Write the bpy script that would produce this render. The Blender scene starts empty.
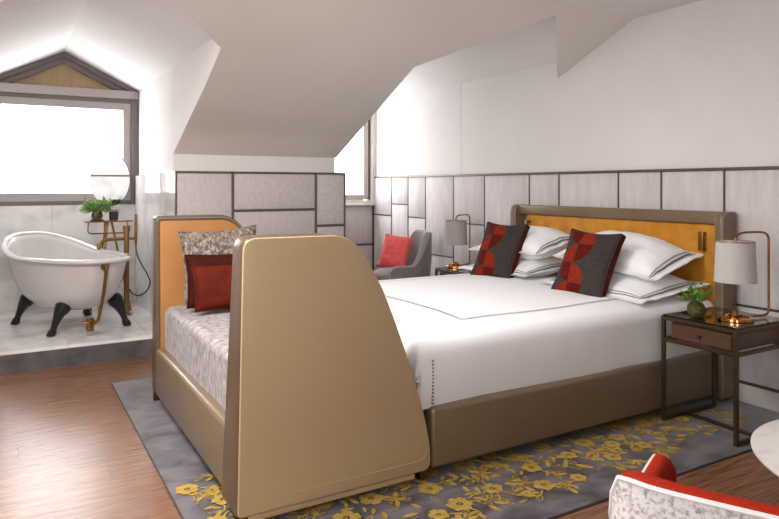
import bpy, bmesh, math, random
from mathutils import Vector, Matrix, noise
random.seed(7)
PI = math.pi
sc = bpy.context.scene
COL = sc.collection

# ------------------------------------------------------------------ camera
CAM_H = 1.45
cam_d = bpy.data.cameras.new('camera')
cam = bpy.data.objects.new('camera', cam_d); COL.objects.link(cam)
cam.location = (0, 0, CAM_H)
YAW = math.radians(59.837)
cam.rotation_euler = (PI/2, 0, YAW)
cam_d.sensor_width = 36.0
cam_d.lens = 657.0/779.0*36.0
cam_d.shift_y = -(259.5-186.0)/779.0
cam_d.clip_start = .05
sc.camera = cam

# ------------------------------------------------------------------ world, light, exposure
sc.view_settings.view_transform = 'Standard'
sc.view_settings.look = 'None'
sc.view_settings.exposure = 1.42
sc.view_settings.gamma = 1.0
sc.view_settings.use_curve_mapping = False
world = bpy.data.worlds.new('overcast_sky'); sc.world = world
world.use_nodes = True
bg = world.node_tree.nodes['Background']
bg.inputs['Color'].default_value = (.94, .975, 1.0, 1)
bg.inputs['Strength'].default_value = 4.7
sc.cycles.max_bounces = 12
sc.cycles.diffuse_bounces = 7
sc.cycles.glossy_bounces = 5
sc.cycles.transmission_bounces = 6
sc.cycles.caustics_reflective = False
sc.cycles.caustics_refractive = False
sc.cycles.sample_clamp_indirect = 6.0

def area(name, loc, direction, sx, sy, power, color=(1, 1, 1), portal=False):
    l = bpy.data.lights.new(name, 'AREA'); l.shape = 'RECTANGLE'; l.size = sx; l.size_y = sy
    l.energy = power; l.color = color
    o = bpy.data.objects.new(name, l); COL.objects.link(o); o.location = loc
    o.rotation_euler = Vector(direction).to_track_quat('-Z', 'Y').to_euler()
    if portal: l.cycles.is_portal = True
    return o
# sky portals of the four windows (the last two, behind the camera, are added for fill)
area('bath_window_portal', (-7.86, .52, 1.95), (1, 0, 0), 1.5, 1.5, 1, portal=True)
area('dormer_window_portal', (-7.92, 3.54, 1.9), (1, 0, 0), 1.4, 1.5, 1, portal=True)
area('side_fill_portal', (-1.2, -2.75, 1.55), (0, 1, 0), 1.8, 1.5, 1, portal=True)
area('end_fill_portal', (2.25, -1.2, 1.65), (-1, 0, 0), 1.8, 1.35, 1, portal=True)
# two added fill lights under the ceiling, out of the frame, for overhead brightness
area('ceiling_fill_lamp', (-3.0, -.15, 2.752), (0, 0, -1), .9, .9, 50, (1.0, .98, .96))
area('ceiling_fill_lamp', (-2.9, 1.7, 2.752), (0, 0, -1), .9, .9, 7.5, (1.0, .98, .96))

# ------------------------------------------------------------------ materials
def new_mat(name):
    m = bpy.data.materials.new(name); m.use_nodes = True
    nt = m.node_tree
    return m, nt, nt.nodes['Principled BSDF']
def srgb(r, g, b):
    f = lambda c: (c/255/12.92) if c/255 <= .04045 else ((c/255+.055)/1.055)**2.4
    return (f(r), f(g), f(b), 1)
def mat(name, col, rough=.5, metal=0, col2=None, scale=5, stretch=(1, 1, 1), bump=0, bscale=60, detail=4, sheen=0,
        lo=.3, hi=.7, coat=0, objrand=0, spec=None, bstretch=(1, 1, 1), trans=0, distortion=0):
    m, nt, p = new_mat(name)
    p.inputs['Base Color'].default_value = col
    p.inputs['Roughness'].default_value = rough
    p.inputs['Metallic'].default_value = metal
    if spec is not None: p.inputs['Specular IOR Level'].default_value = spec
    if sheen:
        p.inputs['Sheen Weight'].default_value = sheen
        p.inputs['Sheen Roughness'].default_value = .4
    if coat: p.inputs['Coat Weight'].default_value = coat; p.inputs['Coat Roughness'].default_value = .08
    if trans: p.inputs['Transmission Weight'].default_value = trans
    N = nt.nodes; L = nt.links
    tc = N.new('ShaderNodeTexCoord')
    vec = tc.outputs['Object']
    if objrand:
        oi = N.new('ShaderNodeObjectInfo')
        ml = N.new('ShaderNodeMath'); ml.operation = 'MULTIPLY'; ml.inputs[1].default_value = 37.0
        L.new(oi.outputs['Random'], ml.inputs[0])
        ad = N.new('ShaderNodeVectorMath'); ad.operation = 'ADD'
        L.new(vec, ad.inputs[0]); L.new(ml.outputs[0], ad.inputs[1]); vec = ad.outputs[0]
    if col2 is not None:
        mp = N.new('ShaderNodeMapping'); mp.inputs['Scale'].default_value = stretch; L.new(vec, mp.inputs['Vector'])
        n = N.new('ShaderNodeTexNoise'); n.inputs['Scale'].default_value = scale; n.inputs['Detail'].default_value = detail
        n.inputs['Distortion'].default_value = distortion
        L.new(mp.outputs[0], n.inputs['Vector'])
        r = N.new('ShaderNodeValToRGB'); r.color_ramp.elements[0].position = lo; r.color_ramp.elements[1].position = hi
        r.color_ramp.elements[0].color = col; r.color_ramp.elements[1].color = col2
        L.new(n.outputs['Fac'], r.inputs['Fac'])
        out = r.outputs['Color']
        if objrand:
            hv = N.new('ShaderNodeHueSaturation')
            mr = N.new('ShaderNodeMapRange'); mr.inputs['To Min'].default_value = 1-objrand; mr.inputs['To Max'].default_value = 1+objrand
            L.new(oi.outputs['Random'], mr.inputs['Value']); L.new(mr.outputs[0], hv.inputs['Value']); L.new(out, hv.inputs['Color'])
            out = hv.outputs['Color']
        L.new(out, p.inputs['Base Color'])
    if bump:
        mp2 = N.new('ShaderNodeMapping'); mp2.inputs['Scale'].default_value = bstretch; L.new(vec, mp2.inputs['Vector'])
        n2 = N.new('ShaderNodeTexNoise'); n2.inputs['Scale'].default_value = bscale; n2.inputs['Detail'].default_value = 3
        L.new(mp2.outputs[0], n2.inputs['Vector'])
        b = N.new('ShaderNodeBump'); b.inputs['Strength'].default_value = bump; b.inputs['Distance'].default_value = .01
        L.new(n2.outputs['Fac'], b.inputs['Height']); L.new(b.outputs[0], p.inputs['Normal'])
    return m

M = {}
M['plaster'] = mat('wall_plaster', srgb(220, 216, 214), .85, col2=srgb(226, 222, 220), scale=1.5, bump=.04, bscale=30)
M['plaster_slope'] = mat('sloped_ceiling_plaster', srgb(218, 213, 206), .85, col2=srgb(223, 218, 211), scale=1.2, bump=.04, bscale=30)
M['panel'] = mat('limewashed_wall_panel', srgb(196, 188, 188), .7, col2=srgb(212, 205, 204), scale=7, stretch=(3, 3, .5), bump=.12, bscale=90, objrand=.03)
M['panel_grey'] = mat('grey_wall_panel', srgb(178, 168, 168), .75, col2=srgb(190, 181, 180), scale=40, stretch=(1, 1, .6), bump=.12, bscale=120, objrand=.02)
M['bronze_trim'] = mat('dark_bronze_trim', srgb(104, 90, 78), .42, .5)
M['base_white'] = mat('painted_baseboard', srgb(216, 208, 202), .5)
M['frame'] = mat('grey_window_frame', srgb(168, 158, 156), .45)
M['frame_dark'] = mat('dark_window_frame', srgb(112, 102, 100), .45)
M['frame_mid'] = mat('warm_grey_window_frame', srgb(190, 180, 174), .5)
M['frame_white'] = mat('pale_window_frame', srgb(222, 215, 208), .5)
M['ply'] = mat('gable_board', srgb(176, 150, 116), .7, col2=srgb(160, 136, 106), scale=14, stretch=(1, 3, .6))
M['plank'] = mat('oak_floor_plank', srgb(88, 54, 33), .25, col2=srgb(140, 100, 73), scale=9, stretch=(11, .45, 1), detail=7, bump=.08, bscale=30, bstretch=(9, .6, 1), objrand=.06, lo=.3, hi=.75, spec=.7)
M['subfloor'] = mat('dark_floor_joint', srgb(88, 62, 46), .6)
M['marble'] = mat('pale_marble', srgb(204, 199, 197), .2, col2=srgb(230, 226, 224), scale=2.6, detail=9, distortion=1.2, lo=.35, hi=.55)
M['marble_polished'] = mat('polished_wall_marble', srgb(205, 201, 198), .08, col2=srgb(226, 223, 220), scale=2.2, detail=8, distortion=1.5, lo=.35, hi=.6)
M['riser'] = mat('dark_stone_riser', srgb(70, 66, 67), .5, col2=srgb(94, 88, 89), scale=8, detail=8, lo=.35, hi=.65)
M['rug'] = mat('mottled_grey_rug', srgb(42, 36, 39), .6, col2=srgb(112, 103, 108), scale=5.5, stretch=(1.5, .9, 1), detail=10, bump=.2, bscale=220, lo=.32, hi=.74, distortion=.5, spec=.4, sheen=.35)
M['rug_edge'] = mat('rug_edge_binding', srgb(60, 54, 58), .95)
M['rug_gold'] = mat('gold_rug_pile', srgb(156, 124, 52), .85, col2=srgb(176, 148, 74), scale=24, bump=.4, bscale=200, spec=.2)
M['leather'] = mat('taupe_metallic_leather', srgb(118, 100, 78), .30, .2, col2=srgb(126, 108, 85), scale=4, bump=.08, bscale=160)
M['leather_edge'] = mat('dark_taupe_leather_edge', srgb(90, 71, 54), .34, .2, col2=srgb(96, 77, 59), scale=4, bump=.08, bscale=160)
M['leather_tan'] = mat('gold_tan_leather', srgb(186, 161, 123), .36, .15, col2=srgb(186, 163, 128), scale=4, bump=.10, bscale=150)
M['leather_orange'] = mat('amber_leather', srgb(164, 112, 60), .45, 0, col2=srgb(156, 104, 54), scale=5, bump=.06, bscale=160)
M['piping'] = mat('taupe_piping', srgb(150, 134, 118), .4, .2)
M['velvet_gold'] = mat('mustard_velvet', srgb(176, 112, 14), .75, col2=srgb(206, 142, 34), scale=9, detail=6, sheen=.2, bump=.08, bscale=90)
M['velvet_grey'] = mat('crushed_grey_velvet', srgb(106, 98, 98), .6, col2=srgb(166, 158, 157), scale=26, stretch=(1.6, 1.1, .8), detail=9, sheen=.2, bump=.15, bscale=60, lo=.34, hi=.68, distortion=.3)
M['velvet_rust'] = mat('rust_velvet', srgb(66, 15, 7), .8, col2=srgb(92, 27, 12), scale=7, detail=5, bump=.06, bscale=120, spec=.1)
M['velvet_rust_dark'] = mat('dark_rust_velvet', srgb(44, 12, 8), .8, col2=srgb(58, 17, 11), scale=8, bump=.06, bscale=120, spec=.1)
M['tweed'] = mat('brown_cream_tweed', srgb(82, 70, 62), .9, col2=srgb(152, 140, 128), scale=44, stretch=(1.3, .8, 1), detail=8, lo=.42, hi=.66, bump=.2, bscale=150, distortion=.5)
M['linen'] = mat('white_bed_linen', srgb(240, 240, 241), .75, bump=.06, bscale=14)
M['grey_line'] = mat('grey_embroidery', srgb(112, 112, 116), .8)
M['wool_grey'] = mat('charcoal_wool', srgb(54, 48, 47), .9, col2=srgb(68, 61, 59), scale=60, bump=.2, bscale=200, spec=.1)
M['patch_bright'] = mat('bright_rust_patch', srgb(120, 30, 14), .8, col2=srgb(138, 42, 20), scale=30, spec=.1)
M['patch_dark'] = mat('dark_rust_patch', srgb(80, 17, 9), .8, col2=srgb(94, 24, 12), scale=30, spec=.1)
M['brass'] = mat('aged_brass', srgb(150, 112, 66), .28, 1.0, col2=srgb(130, 95, 56), scale=12)
M['copper'] = mat('polished_copper_brass', srgb(196, 142, 92), .18, 1.0)
M['bronze'] = mat('brushed_bronze', srgb(92, 76, 54), .38, .85, col2=srgb(80, 66, 46), scale=20)
M['walnut'] = mat('walnut_veneer', srgb(64, 40, 25), .45, col2=srgb(92, 60, 38), scale=10, stretch=(.6, .6, 8), detail=5, lo=.3, hi=.7)
M['shade'] = mat('white_linen_shade', srgb(192, 186, 182), .85, col2=srgb(184, 178, 174), scale=90, bump=.1, bscale=200)
M['shade_grey'] = mat('grey_linen_shade', srgb(168, 160, 157), .85, col2=srgb(158, 150, 147), scale=90, bump=.1, bscale=200)
M['enamel'] = mat('white_enamel', srgb(198, 193, 191), .12, coat=.4)
M['iron'] = mat('black_cast_iron', srgb(26, 25, 26), .4, .3, bump=.15, bscale=40)
M['mirror'] = mat('mirror_silver', (.70, .70, .70, 1), .01, 1.0)
M['leaf'] = mat('green_leaf', srgb(84, 128, 44), .5, col2=srgb(128, 168, 72), scale=30)
M['leaf_fern'] = mat('fern_leaf', srgb(112, 156, 84), .55, col2=srgb(166, 200, 124), scale=30)
M['moss'] = mat('moss_ball', srgb(62, 58, 28), .95, col2=srgb(98, 94, 46), scale=50, bump=.8, bscale=120)
M['pot'] = mat('dark_clay_pot', srgb(70, 62, 50), .7, col2=srgb(96, 86, 70), scale=20, bump=.2)
M['pot_black'] = mat('black_ceramic_cup', srgb(38, 34, 34), .35)
M['soil'] = mat('potting_soil', srgb(40, 32, 26), .95)
M['sprig'] = mat('dry_sprig', srgb(120, 108, 82), .8)
M['grey_felt'] = mat('grey_felt_upholstery', srgb(124, 116, 118), .85, col2=srgb(138, 130, 132), scale=40, sheen=.4, bump=.1, bscale=150)
M['coral'] = mat('coral_linen', srgb(222, 84, 82), .8, col2=srgb(232, 98, 94), scale=20, bump=.1, bscale=120)
M['red'] = mat('red_orange_wool', srgb(150, 34, 18), .85, col2=srgb(166, 46, 26), scale=120, bump=.25, bscale=260, spec=.1)
M['boucle'] = mat('speckled_white_boucle', srgb(214, 209, 207), .9, col2=srgb(132, 116, 113), scale=85, detail=6, lo=.46, hi=.70, bump=.2, bscale=120, distortion=.3)
M['boucle_edge'] = mat('white_piping', srgb(226, 221, 218), .8)
M['chair_wood'] = mat('dark_chair_wood', srgb(60, 44, 34), .45)
M['table_marble'] = mat('white_table_marble', srgb(226, 221, 217), .18, col2=srgb(200, 194, 190), scale=3, detail=8, distortion=1.6, lo=.5, hi=.75)
M['hose'] = mat('dark_chrome_hose', srgb(70, 62, 58), .3, .8)
M['outside_wall'] = mat('outside_render', srgb(225, 220, 212), .9)
M['outside_roof'] = mat('outside_roof_tiles', srgb(190, 176, 166), .9)
m, nt, p = new_mat('smoked_glass'); M['glass'] = m
p.inputs['Base Color'].default_value = (.66, .58, .50, 1); p.inputs['Roughness'].default_value = .02
p.inputs['Transmission Weight'].default_value = 1; p.inputs['IOR'].default_value = 1.45
# window glass: mostly clear, lightly reflecting
m, nt, p = new_mat('window_glass'); M['pane'] = m
tr = nt.nodes.new('ShaderNodeBsdfTransparent'); gl = nt.nodes.new('ShaderNodeBsdfGlossy'); gl.inputs['Roughness'].default_value = .01
mx = nt.nodes.new('ShaderNodeMixShader'); mx.inputs[0].default_value = .06
nt.links.new(tr.outputs[0], mx.inputs[1]); nt.links.new(gl.outputs[0], mx.inputs[2])
nt.links.new(mx.outputs[0], nt.nodes['Material Output'].inputs['Surface'])

# ------------------------------------------------------------------ mesh helpers
ORIG = {}
class MB:
    def __init__(s): s.v = []; s.f = []; s.mi = []
    def add(s, vs, fs, mi=0):
        o = len(s.v); s.v += [tuple(v) for v in vs]
        for f in fs: s.f.append(tuple(i+o for i in f)); s.mi.append(mi)
        return s
    def from_bm(s, bm, mi=0, xf=None):
        bm.verts.ensure_lookup_table()
        for i, v in enumerate(bm.verts): v.index = i
        vs = [(xf @ v.co) if xf else v.co.copy() for v in bm.verts]
        s.add(vs, [[v.index for v in f.verts] for f in bm.faces], mi); bm.free(); return s
    def box(s, a, b, bev=0, seg=2, xf=None, mi=0):
        bm = bmesh.new(); bmesh.ops.create_cube(bm, size=1)
        sz = [b[i]-a[i] for i in range(3)]; c = [(a[i]+b[i])/2 for i in range(3)]
        for v in bm.verts: v.co = Vector((v.co[i]*sz[i]+c[i] for i in range(3)))
        if bev:
            bev = min(bev, min(abs(q) for q in sz)*.49)
            bmesh.ops.bevel(bm, geom=list(bm.edges), offset=bev, segments=seg, profile=.5, affect='EDGES')
        return s.from_bm(bm, mi, xf)
    def prism(s, pts, fn, t0, t1, bev=0, seg=2, mi=0):
        """polygon pts (2D) extruded from t0 to t1; fn(p, t) -> 3D"""
        bm = bmesh.new(); n = len(pts)
        A = [bm.verts.new(fn(p, t0)) for p in pts]; B = [bm.verts.new(fn(p, t1)) for p in pts]
        fa = bm.faces.new(A[::-1]); fb = bm.faces.new(B)
        for i in range(n): bm.faces.new((A[i], A[(i+1) % n], B[(i+1) % n], B[i]))
        bmesh.ops.recalc_face_normals(bm, faces=list(bm.faces))
        if bev:
            es = set(fa.edges) | set(fb.edges)
            bmesh.ops.bevel(bm, geom=list(es), offset=bev, segments=seg, profile=.5, affect='EDGES')
        return s.from_bm(bm, mi)
    def tube(s, pts, r, seg=10, closed=False, sx=1, sy=1, mi=0):
        P = [Vector(p) for p in pts]; n = len(P)
        rs = r if isinstance(r, (list, tuple)) else [r]*n
        rings = []; up = None
        for i in range(n):
            if closed: t = P[(i+1) % n]-P[i-1]
            else: t = P[min(i+1, n-1)]-P[max(i-1, 0)]
            t.normalize()
            if up is None:
                up = Vector((0, 0, 1)) if abs(t.z) < .9 else Vector((0, 1, 0))
            a = t.cross(up)
            if a.length < 1e-5: a = t.cross(Vector((1, 0, 0)))
            a.normalize(); b = a.cross(t).normalized(); up = b
            rings.append([P[i]+a*math.cos(2*PI*k/seg)*rs[i]*sx+b*math.sin(2*PI*k/seg)*rs[i]*sy for k in range(seg)])
        vs = [v for ring in rings for v in ring]; fs = []
        m = n if closed else n-1
        for i in range(m):
            j = (i+1) % n
            for k in range(seg): fs.append((i*seg+k, i*seg+(k+1) % seg, j*seg+(k+1) % seg, j*seg+k))
        if not closed:
            fs.append(tuple(range(seg))[::-1]); fs.append(tuple((n-1)*seg+k for k in range(seg)))
        return s.add(vs, fs, mi)
    def lathe(s, prof, c=(0, 0, 0), seg=32, mi=0):
        vs = []; fs = []; n = len(prof)
        for r, z in prof:
            for k in range(seg): vs.append((c[0]+r*math.cos(2*PI*k/seg), c[1]+r*math.sin(2*PI*k/seg), c[2]+z))
        for i in range(n-1):
            for k in range(seg): fs.append((i*seg+k, i*seg+(k+1) % seg, (i+1)*seg+(k+1) % seg, (i+1)*seg+k))
        if prof[0][0] > 1e-4: fs.append(tuple(range(seg))[::-1])
        if prof[-1][0] > 1e-4: fs.append(tuple((n-1)*seg+k for k in range(seg)))
        return s.add(vs, fs, mi)
    def grid(s, fn, nu, nv, wrapu=False, flip=False, mi=0):
        vs = [fn(i/nu, j/nv) for i in range(nu if wrapu else nu+1) for j in range(nv+1)]
        w = nv+1; fs = []
        for i in range(nu):
            i2 = (i+1) % nu if wrapu else i+1
            for j in range(nv):
                f = (i*w+j, i2*w+j, i2*w+j+1, i*w+j+1)
                fs.append(f[::-1] if flip else f)
                s_mi = mi
        return s.add(vs, fs, mi)
    def sphere(s, c, r, seg=16, sc_=(1, 1, 1)):
        bm = bmesh.new(); bmesh.ops.create_uvsphere(bm, u_segments=seg, v_segments=seg//2+2, radius=1)
        for v in bm.verts: v.co = Vector((c[i]+v.co[i]*r*sc_[i] for i in range(3)))
        return s.from_bm(bm)
    def build(s, name, m, parent=None, smooth=True, angle=40, loc=None, recalc=True):
        me = bpy.data.meshes.new(name)
        off = Vector((0, 0, 0))
        if parent is not None: off = Vector(ORIG.get(parent.name, (0, 0, 0)))
        elif loc is not None: off = Vector(loc)
        me.from_pydata([tuple(Vector(v)-off) for v in s.v], [], s.f)
        mats = m if isinstance(m, (list, tuple)) else [m]
        for q in mats: me.materials.append(q)
        if len(mats) > 1: me.polygons.foreach_set('material_index', s.mi)
        if recalc:
            bm = bmesh.new(); bm.from_mesh(me); bmesh.ops.remove_doubles(bm, verts=bm.verts, dist=1e-6)
            bmesh.ops.recalc_face_normals(bm, faces=bm.faces); bm.to_mesh(me); bm.free()
        if smooth:
            me.polygons.foreach_set('use_smooth', [True]*len(me.polygons))
            try: me.set_sharp_from_angle(angle=math.radians(angle))
            except Exception: pass
        me.update()
        o = bpy.data.objects.new(name, me); COL.objects.link(o)
        if parent is not None:
            o.parent = parent; ORIG[o.name] = tuple(off)
        else:
            o.location = off; ORIG[o.name] = tuple(off)
        return o

def tag(o, label=None, cat=None, group=None, kind=None):
    if label: o['label'] = label
    if cat: o['category'] = cat
    if group: o['group'] = group
    if kind: o['kind'] = kind
    return o
def thing(name, label, cat, loc=(0, 0, 0), group=None, kind=None):
    o = bpy.data.objects.new(name, None); COL.objects.link(o); o.location = loc
    o.empty_display_size = .1
    ORIG[o.name] = tuple(loc)
    return tag(o, label, cat, group, kind)
def place(o, loc, rz=0, rot=None):
    o.location = loc; o.rotation_euler = rot if rot else (0, 0, rz)
def copy_tree(o, parent=None):
    c = o.copy(); COL.objects.link(c)
    if parent is not None: c.parent = parent
    for ch in [q for q in bpy.data.objects if q.parent == o]: copy_tree(ch, c)
    return c
def struct(o): o['kind'] = 'structure'; return o
def smooth(pts, n=6):
    """Catmull-Rom through pts"""
    P = [Vector(p) for p in pts]; out = []
    for i in range(len(P)-1):
        a = P[max(i-1, 0)]; b = P[i]; c = P[i+1]; d = P[min(i+2, len(P)-1)]
        for k in range(n):
            t = k/n
            out.append(.5*((2*b)+(c-a)*t+(2*a-5*b+4*c-d)*t*t+(3*b-a-3*c+d)*t**3))
    out.append(P[-1]); return out
def round_poly(pts, rad, n=6):
    """round the corners of a 2D polygon; rad: one value or a list"""
    out = []; m = len(pts)
    for i in range(m):
        r = rad[i] if isinstance(rad, (list, tuple)) else rad
        p = Vector(pts[i]); a = Vector(pts[i-1]); b = Vector(pts[(i+1) % m])
        if r <= 0: out.append(tuple(p)); continue
        da = (a-p).normalized(); db = (b-p).normalized()
        q = min(r, (a-p).length*.49, (b-p).length*.49)
        A = p+da*q; B = p+db*q
        for k in range(n+1):
            t = k/n; out.append(tuple(A*(1-t)**2+p*2*t*(1-t)+B*t*t))
    return out

# ------------------------------------------------------------------ the room
XW = -7.75      # plane of the two window walls
YB = 4.27       # headboard wall
YL = -2.6       # side wall behind the camera
XR = 2.1        # end wall behind the camera
CEIL = 2.77
def slope_z(x): return CEIL+.424*(x+3.51)
RAILZ = 1.563   # top of the wall panelling

# floor with oak planks (boards run towards the headboard wall)
fl = struct(MB().box((XW, YL-.1, -.08), (XR, YB, -.014)).build('floor', M['subfloor'], smooth=False))
PW = .235
plank_me = {}
def plank(x, y0, y1):
    L_ = round(y1-y0, 3)
    if L_ not in plank_me:
        o = MB().box((.0004, .0004, -.014), (PW-.0004, L_-.0004, 0), .0009, 1).build('plank', M['plank'], smooth=False)
        plank_me[L_] = o.data
    else:
        o = bpy.data.objects.new('plank', plank_me[L_]); COL.objects.link(o)
    o.parent = fl; o.location = (x, y0, 0)
x = -5.87; row = 0
offs = [0, .95, .35, 1.35, .6, 1.55]
while x < .6:
    y = -1.9+offs[row % 6]-.9
    while y < YB-.02:
        a = max(y, -1.7); b = min(y+1.9, YB-.02)
        if b-a > .08: plank(x, a, b)
        y += 1.9
    x += PW; row += 1
struct(MB().box((x, -1.7, -.014), (XR, YB, 0)).box((-5.87, YL, -.014), (XR, -1.7, 0)).build('floor_rear', M['plank'], smooth=False))

# bath platform
pf = struct(MB().box((XW, YL, -.01), (-5.885, 2.8, .145)).build('floor_platform', M['riser'], smooth=False))
def child(mb, name, m, par, **k): return mb.build(name, m, par, **k)
child(MB().box((-5.885, YL, -.005), (-5.87, 2.8, .150), .002, 1), 'riser', M['riser'], pf, smooth=False)
for y0 in (-2.55, -1.35, -.15, 1.05):
    for x0, x1 in ((XW+.01, -6.81), (-6.808, -5.868)):
        child(MB().box((x0, y0+.0008, .145), (x1, min(y0+1.2, 2.8)-.0008, .170), .0015, 1), 'slab', M['marble'], pf, smooth=False)

# --- headboard wall
wb = struct(MB().box((XW-.2, YB, -.08), (XR+.1, YB+.12, 3.2)).build('wall_back', M['plaster'], smooth=False))
# the slight step in the plaster where the dormer begins
child(MB().box((XW, YB-.0025, RAILZ+.012), (-5.79, YB+.01, 2.565), .003, 1), 'plaster_step', M['plaster'], wb)
def yw_panel(par, x0, x1, z0, z1, m, y=YB, t=.022, g=.007):
    child(MB().box((x0+g, y-t, z0+g), (x1-g, y+.002, z1-g), .006, 2), 'wall_panel', m, par)
def yw_trim(par, x0, x1, z0, z1, y=YB, t=.026):
    child(MB().box((x0, y-t, z0), (x1, y+.002, z1), .002, 1), 'trim_strip', M['bronze_trim'], par, smooth=False)
TW = .0065
xs = [(-7.75, .14, [1.07]), (-7.258, .14, [1.22]), (-6.858, .14, [1.07]), (-6.468, .14, [.66]), (-5.908, .14, [1.045, .5]), (-5.364, .14, [.65]),
      (-4.69, .14, [.65]), (-4.306, .14, [.65]), (-3.647, .14, [.65]), (-3.245, .14, [.65]), (-2.743, .14, [.65]), (-1.93, .14, [1.1]),
      (-1.3, .14, [.65]), (-.5, .14, [.9]), (.3, .14, [.65]), (1.2, .14, [1.1]), (2.08, None, None)]
for i in range(len(xs)-1):
    x0, zb, hs = xs[i]; x1 = xs[i+1][0]
    zz = [.14]+sorted(hs)+[RAILZ]
    for a, b in zip(zz[:-1], zz[1:]): yw_panel(wb, x0, x1, a, b, M['panel'])
    for h in hs: yw_trim(wb, x0+TW, x1-TW, h-TW, h+TW)
    if i: yw_trim(wb, x0-TW, x0+TW, .14, RAILZ)
yw_trim(wb, XW+.02, 2.08, RAILZ-.006, RAILZ+.014, t=.034)
yw_trim(wb, -5.46, 2.08, .13, .15, t=.030)
struct(MB().box((-5.96, YB-.018, 0), (2.08, YB+.002, .128), .004, 2).build('baseboard_back', M['base_white']))

# --- outer window walls (x = XW): boxes around the openings
ww = MB()
BX0, BX1 = -.226, 1.258           # bath dormer
ww.box((XW-.2, YL-.2, -.08), (XW, BX0, 3.0)).box((XW-.2, BX1, -.08), (XW, 2.785, 3.0))
ww.box((XW-.2, BX0, -.08), (XW, BX1, 1.247))
ww.box((XW-.2, 2.785, -.08), (XW, YB, 1.195))
ww.prism([(BX0, 2.50), (.516, 2.87), (BX1, 2.50), (BX1, 3.1), (BX0, 3.1)], lambda p, t: (t, p[0], p[1]), XW-.2, XW)
ww.prism([(2.785, 2.52), (3.54, 2.93), (YB, 2.56), (YB, 3.1), (2.785, 3.1)], lambda p, t: (t, p[0], p[1]), XW-.2, XW)
wl = struct(ww.build('wall_window', M['plaster'], smooth=False))
for y0, y1 in ((BX0, .4), (.402, BX1)):
    child(MB().box((XW-.002, y0, .17), (XW+.02, y1-.002, 1.245), .002, 1), 'marble_panel', M['marble'], wl, smooth=False)
# panels below the second window
for z0, z1 in ((.1, .67), (.67, 1.185)):
    for y0, y1 in ((2.80, 3.45), (3.45, 4.235)):
        child(MB().box((XW-.002, y0+.01, z0+.012), (XW+.022, y1-.008, z1-.008), .006, 2), 'wall_panel', M['panel'], wl)
for z in (.67,): child(MB().box((XW-.002, 2.8, z-.009), (XW+.027, YB-.03, z+.009)), 'trim_strip', M['bronze_trim'], wl, smooth=False)
child(MB().box((XW-.002, 4.235, .1), (XW+.027, 4.255, 1.19)), 'trim_strip', M['bronze_trim'], wl, smooth=False)
child(MB().box((XW-.002, 3.44, .1), (XW+.027, 3.457, 1.19)), 'trim_strip', M['bronze_trim'], wl, smooth=False)

# --- bath cheek (right side of the bath dormer) and hidden left cheek
ck = struct(MB().box((XW-.02, 1.26, 0), (-5.966, 1.34, 2.504)).prism([(-5.96, slope_z(-5.96)+.004), (-4.18, slope_z(-4.18)+.004), (-4.13, 2.504), (-5.96, 2.504)],
     lambda p, t: (p[0], t, p[1]), 1.26, 1.30).build('wall_bath_right', M['plaster'], smooth=False))
for x0, x1 in ((XW+.022, -6.9), (-6.898, -6.1)):
    child(MB().box((x0, 1.225, .17), (x1-.002, 1.262, RAILZ), .002, 1), 'marble_panel', M['marble_polished'], ck, smooth=False)
cl = struct(MB().box((XW-.02, BX0-.1, 0), (-5.96, BX0, 2.504)).prism([(-5.96, slope_z(-5.96)+.004), (-4.18, slope_z(-4.18)+.004), (-4.13, 2.504), (-5.96, 2.504)],
     lambda p, t: (p[0], t, p[1]), BX0-.04, BX0).build('wall_bath_left', M['plaster'], smooth=False))
for x0, x1 in ((XW+.022, -6.9), (-6.898, -6.0)):
    child(MB().box((x0, BX0, .17), (x1-.002, BX0+.02, RAILZ), .002, 1), 'marble_panel', M['marble'], cl, smooth=False)
child(MB().box((XW+.022, BX0, RAILZ), (-6.0, BX0+.026, RAILZ+.018)), 'trim_strip', M['bronze_trim'], cl, smooth=False)

# --- knee wall under the slope and the low partition in front of it
struct(MB().box((-6.06, 1.262, -.05), (-5.96, 2.83, 1.735)).box((-6.06, YL-.1, -.05), (-5.96, BX0, 1.735)).build('wall_knee', M['plaster'], smooth=False))
PX = -5.47
pt = struct(MB().box((-5.962, 1.19, -.02), (PX-.012, 2.70, RAILZ-.004)).build('wall_partition', M['plaster'], smooth=False))
child(MB().box((-6.1, 1.172, .0), (PX-.012, 1.192, RAILZ-.002), .002, 1), 'marble_panel', M['marble_polished'], pt, smooth=False)
def pw_panel(y0, y1, z0, z1, g=.010):
    child(MB().box((PX-.014, y0+g, z0+g), (PX+.008, y1-g, z1-g), .006, 2), 'wall_panel', M['panel_grey'], pt)
def pw_trim(y0, y1, z0, z1):
    child(MB().box((PX-.014, y0, z0), (PX+.014, y1, z1), .002, 1), 'trim_strip', M['bronze_trim'], pt, smooth=False)
pw_panel(1.175, 1.645, .1, .85); pw_panel(1.175, 1.645, .85, RAILZ)
for a, b in ((.1, .6), (.6, 1.24), (1.24, RAILZ)): pw_panel(1.645, 2.406, a, b)
for a, b in ((.1, .6), (.6, 1.09), (1.09, RAILZ)): pw_panel(2.406, 2.70, a, b)
for y, w in ((1.176, .006), (1.645, .010), (2.406, .010), (2.694, .009)): pw_trim(y-w, y+w, .08, RAILZ)
for y0, y1, z in ((1.655, 2.396, 1.24), (2.416, 2.685, 1.09), (1.655, 2.396, .6), (2.416, 2.685, .6), (1.182, 1.635, .85)): pw_trim(y0, y1, z-.010, z+.010)
pw_trim(1.17, 2.703, RAILZ-.006, RAILZ+.010)
child(MB().box((-5.962, 1.172, RAILZ-.004), (PX+.002, 2.703, RAILZ+.010)), 'ledge', M['frame_white'], pt, smooth=False)
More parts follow.
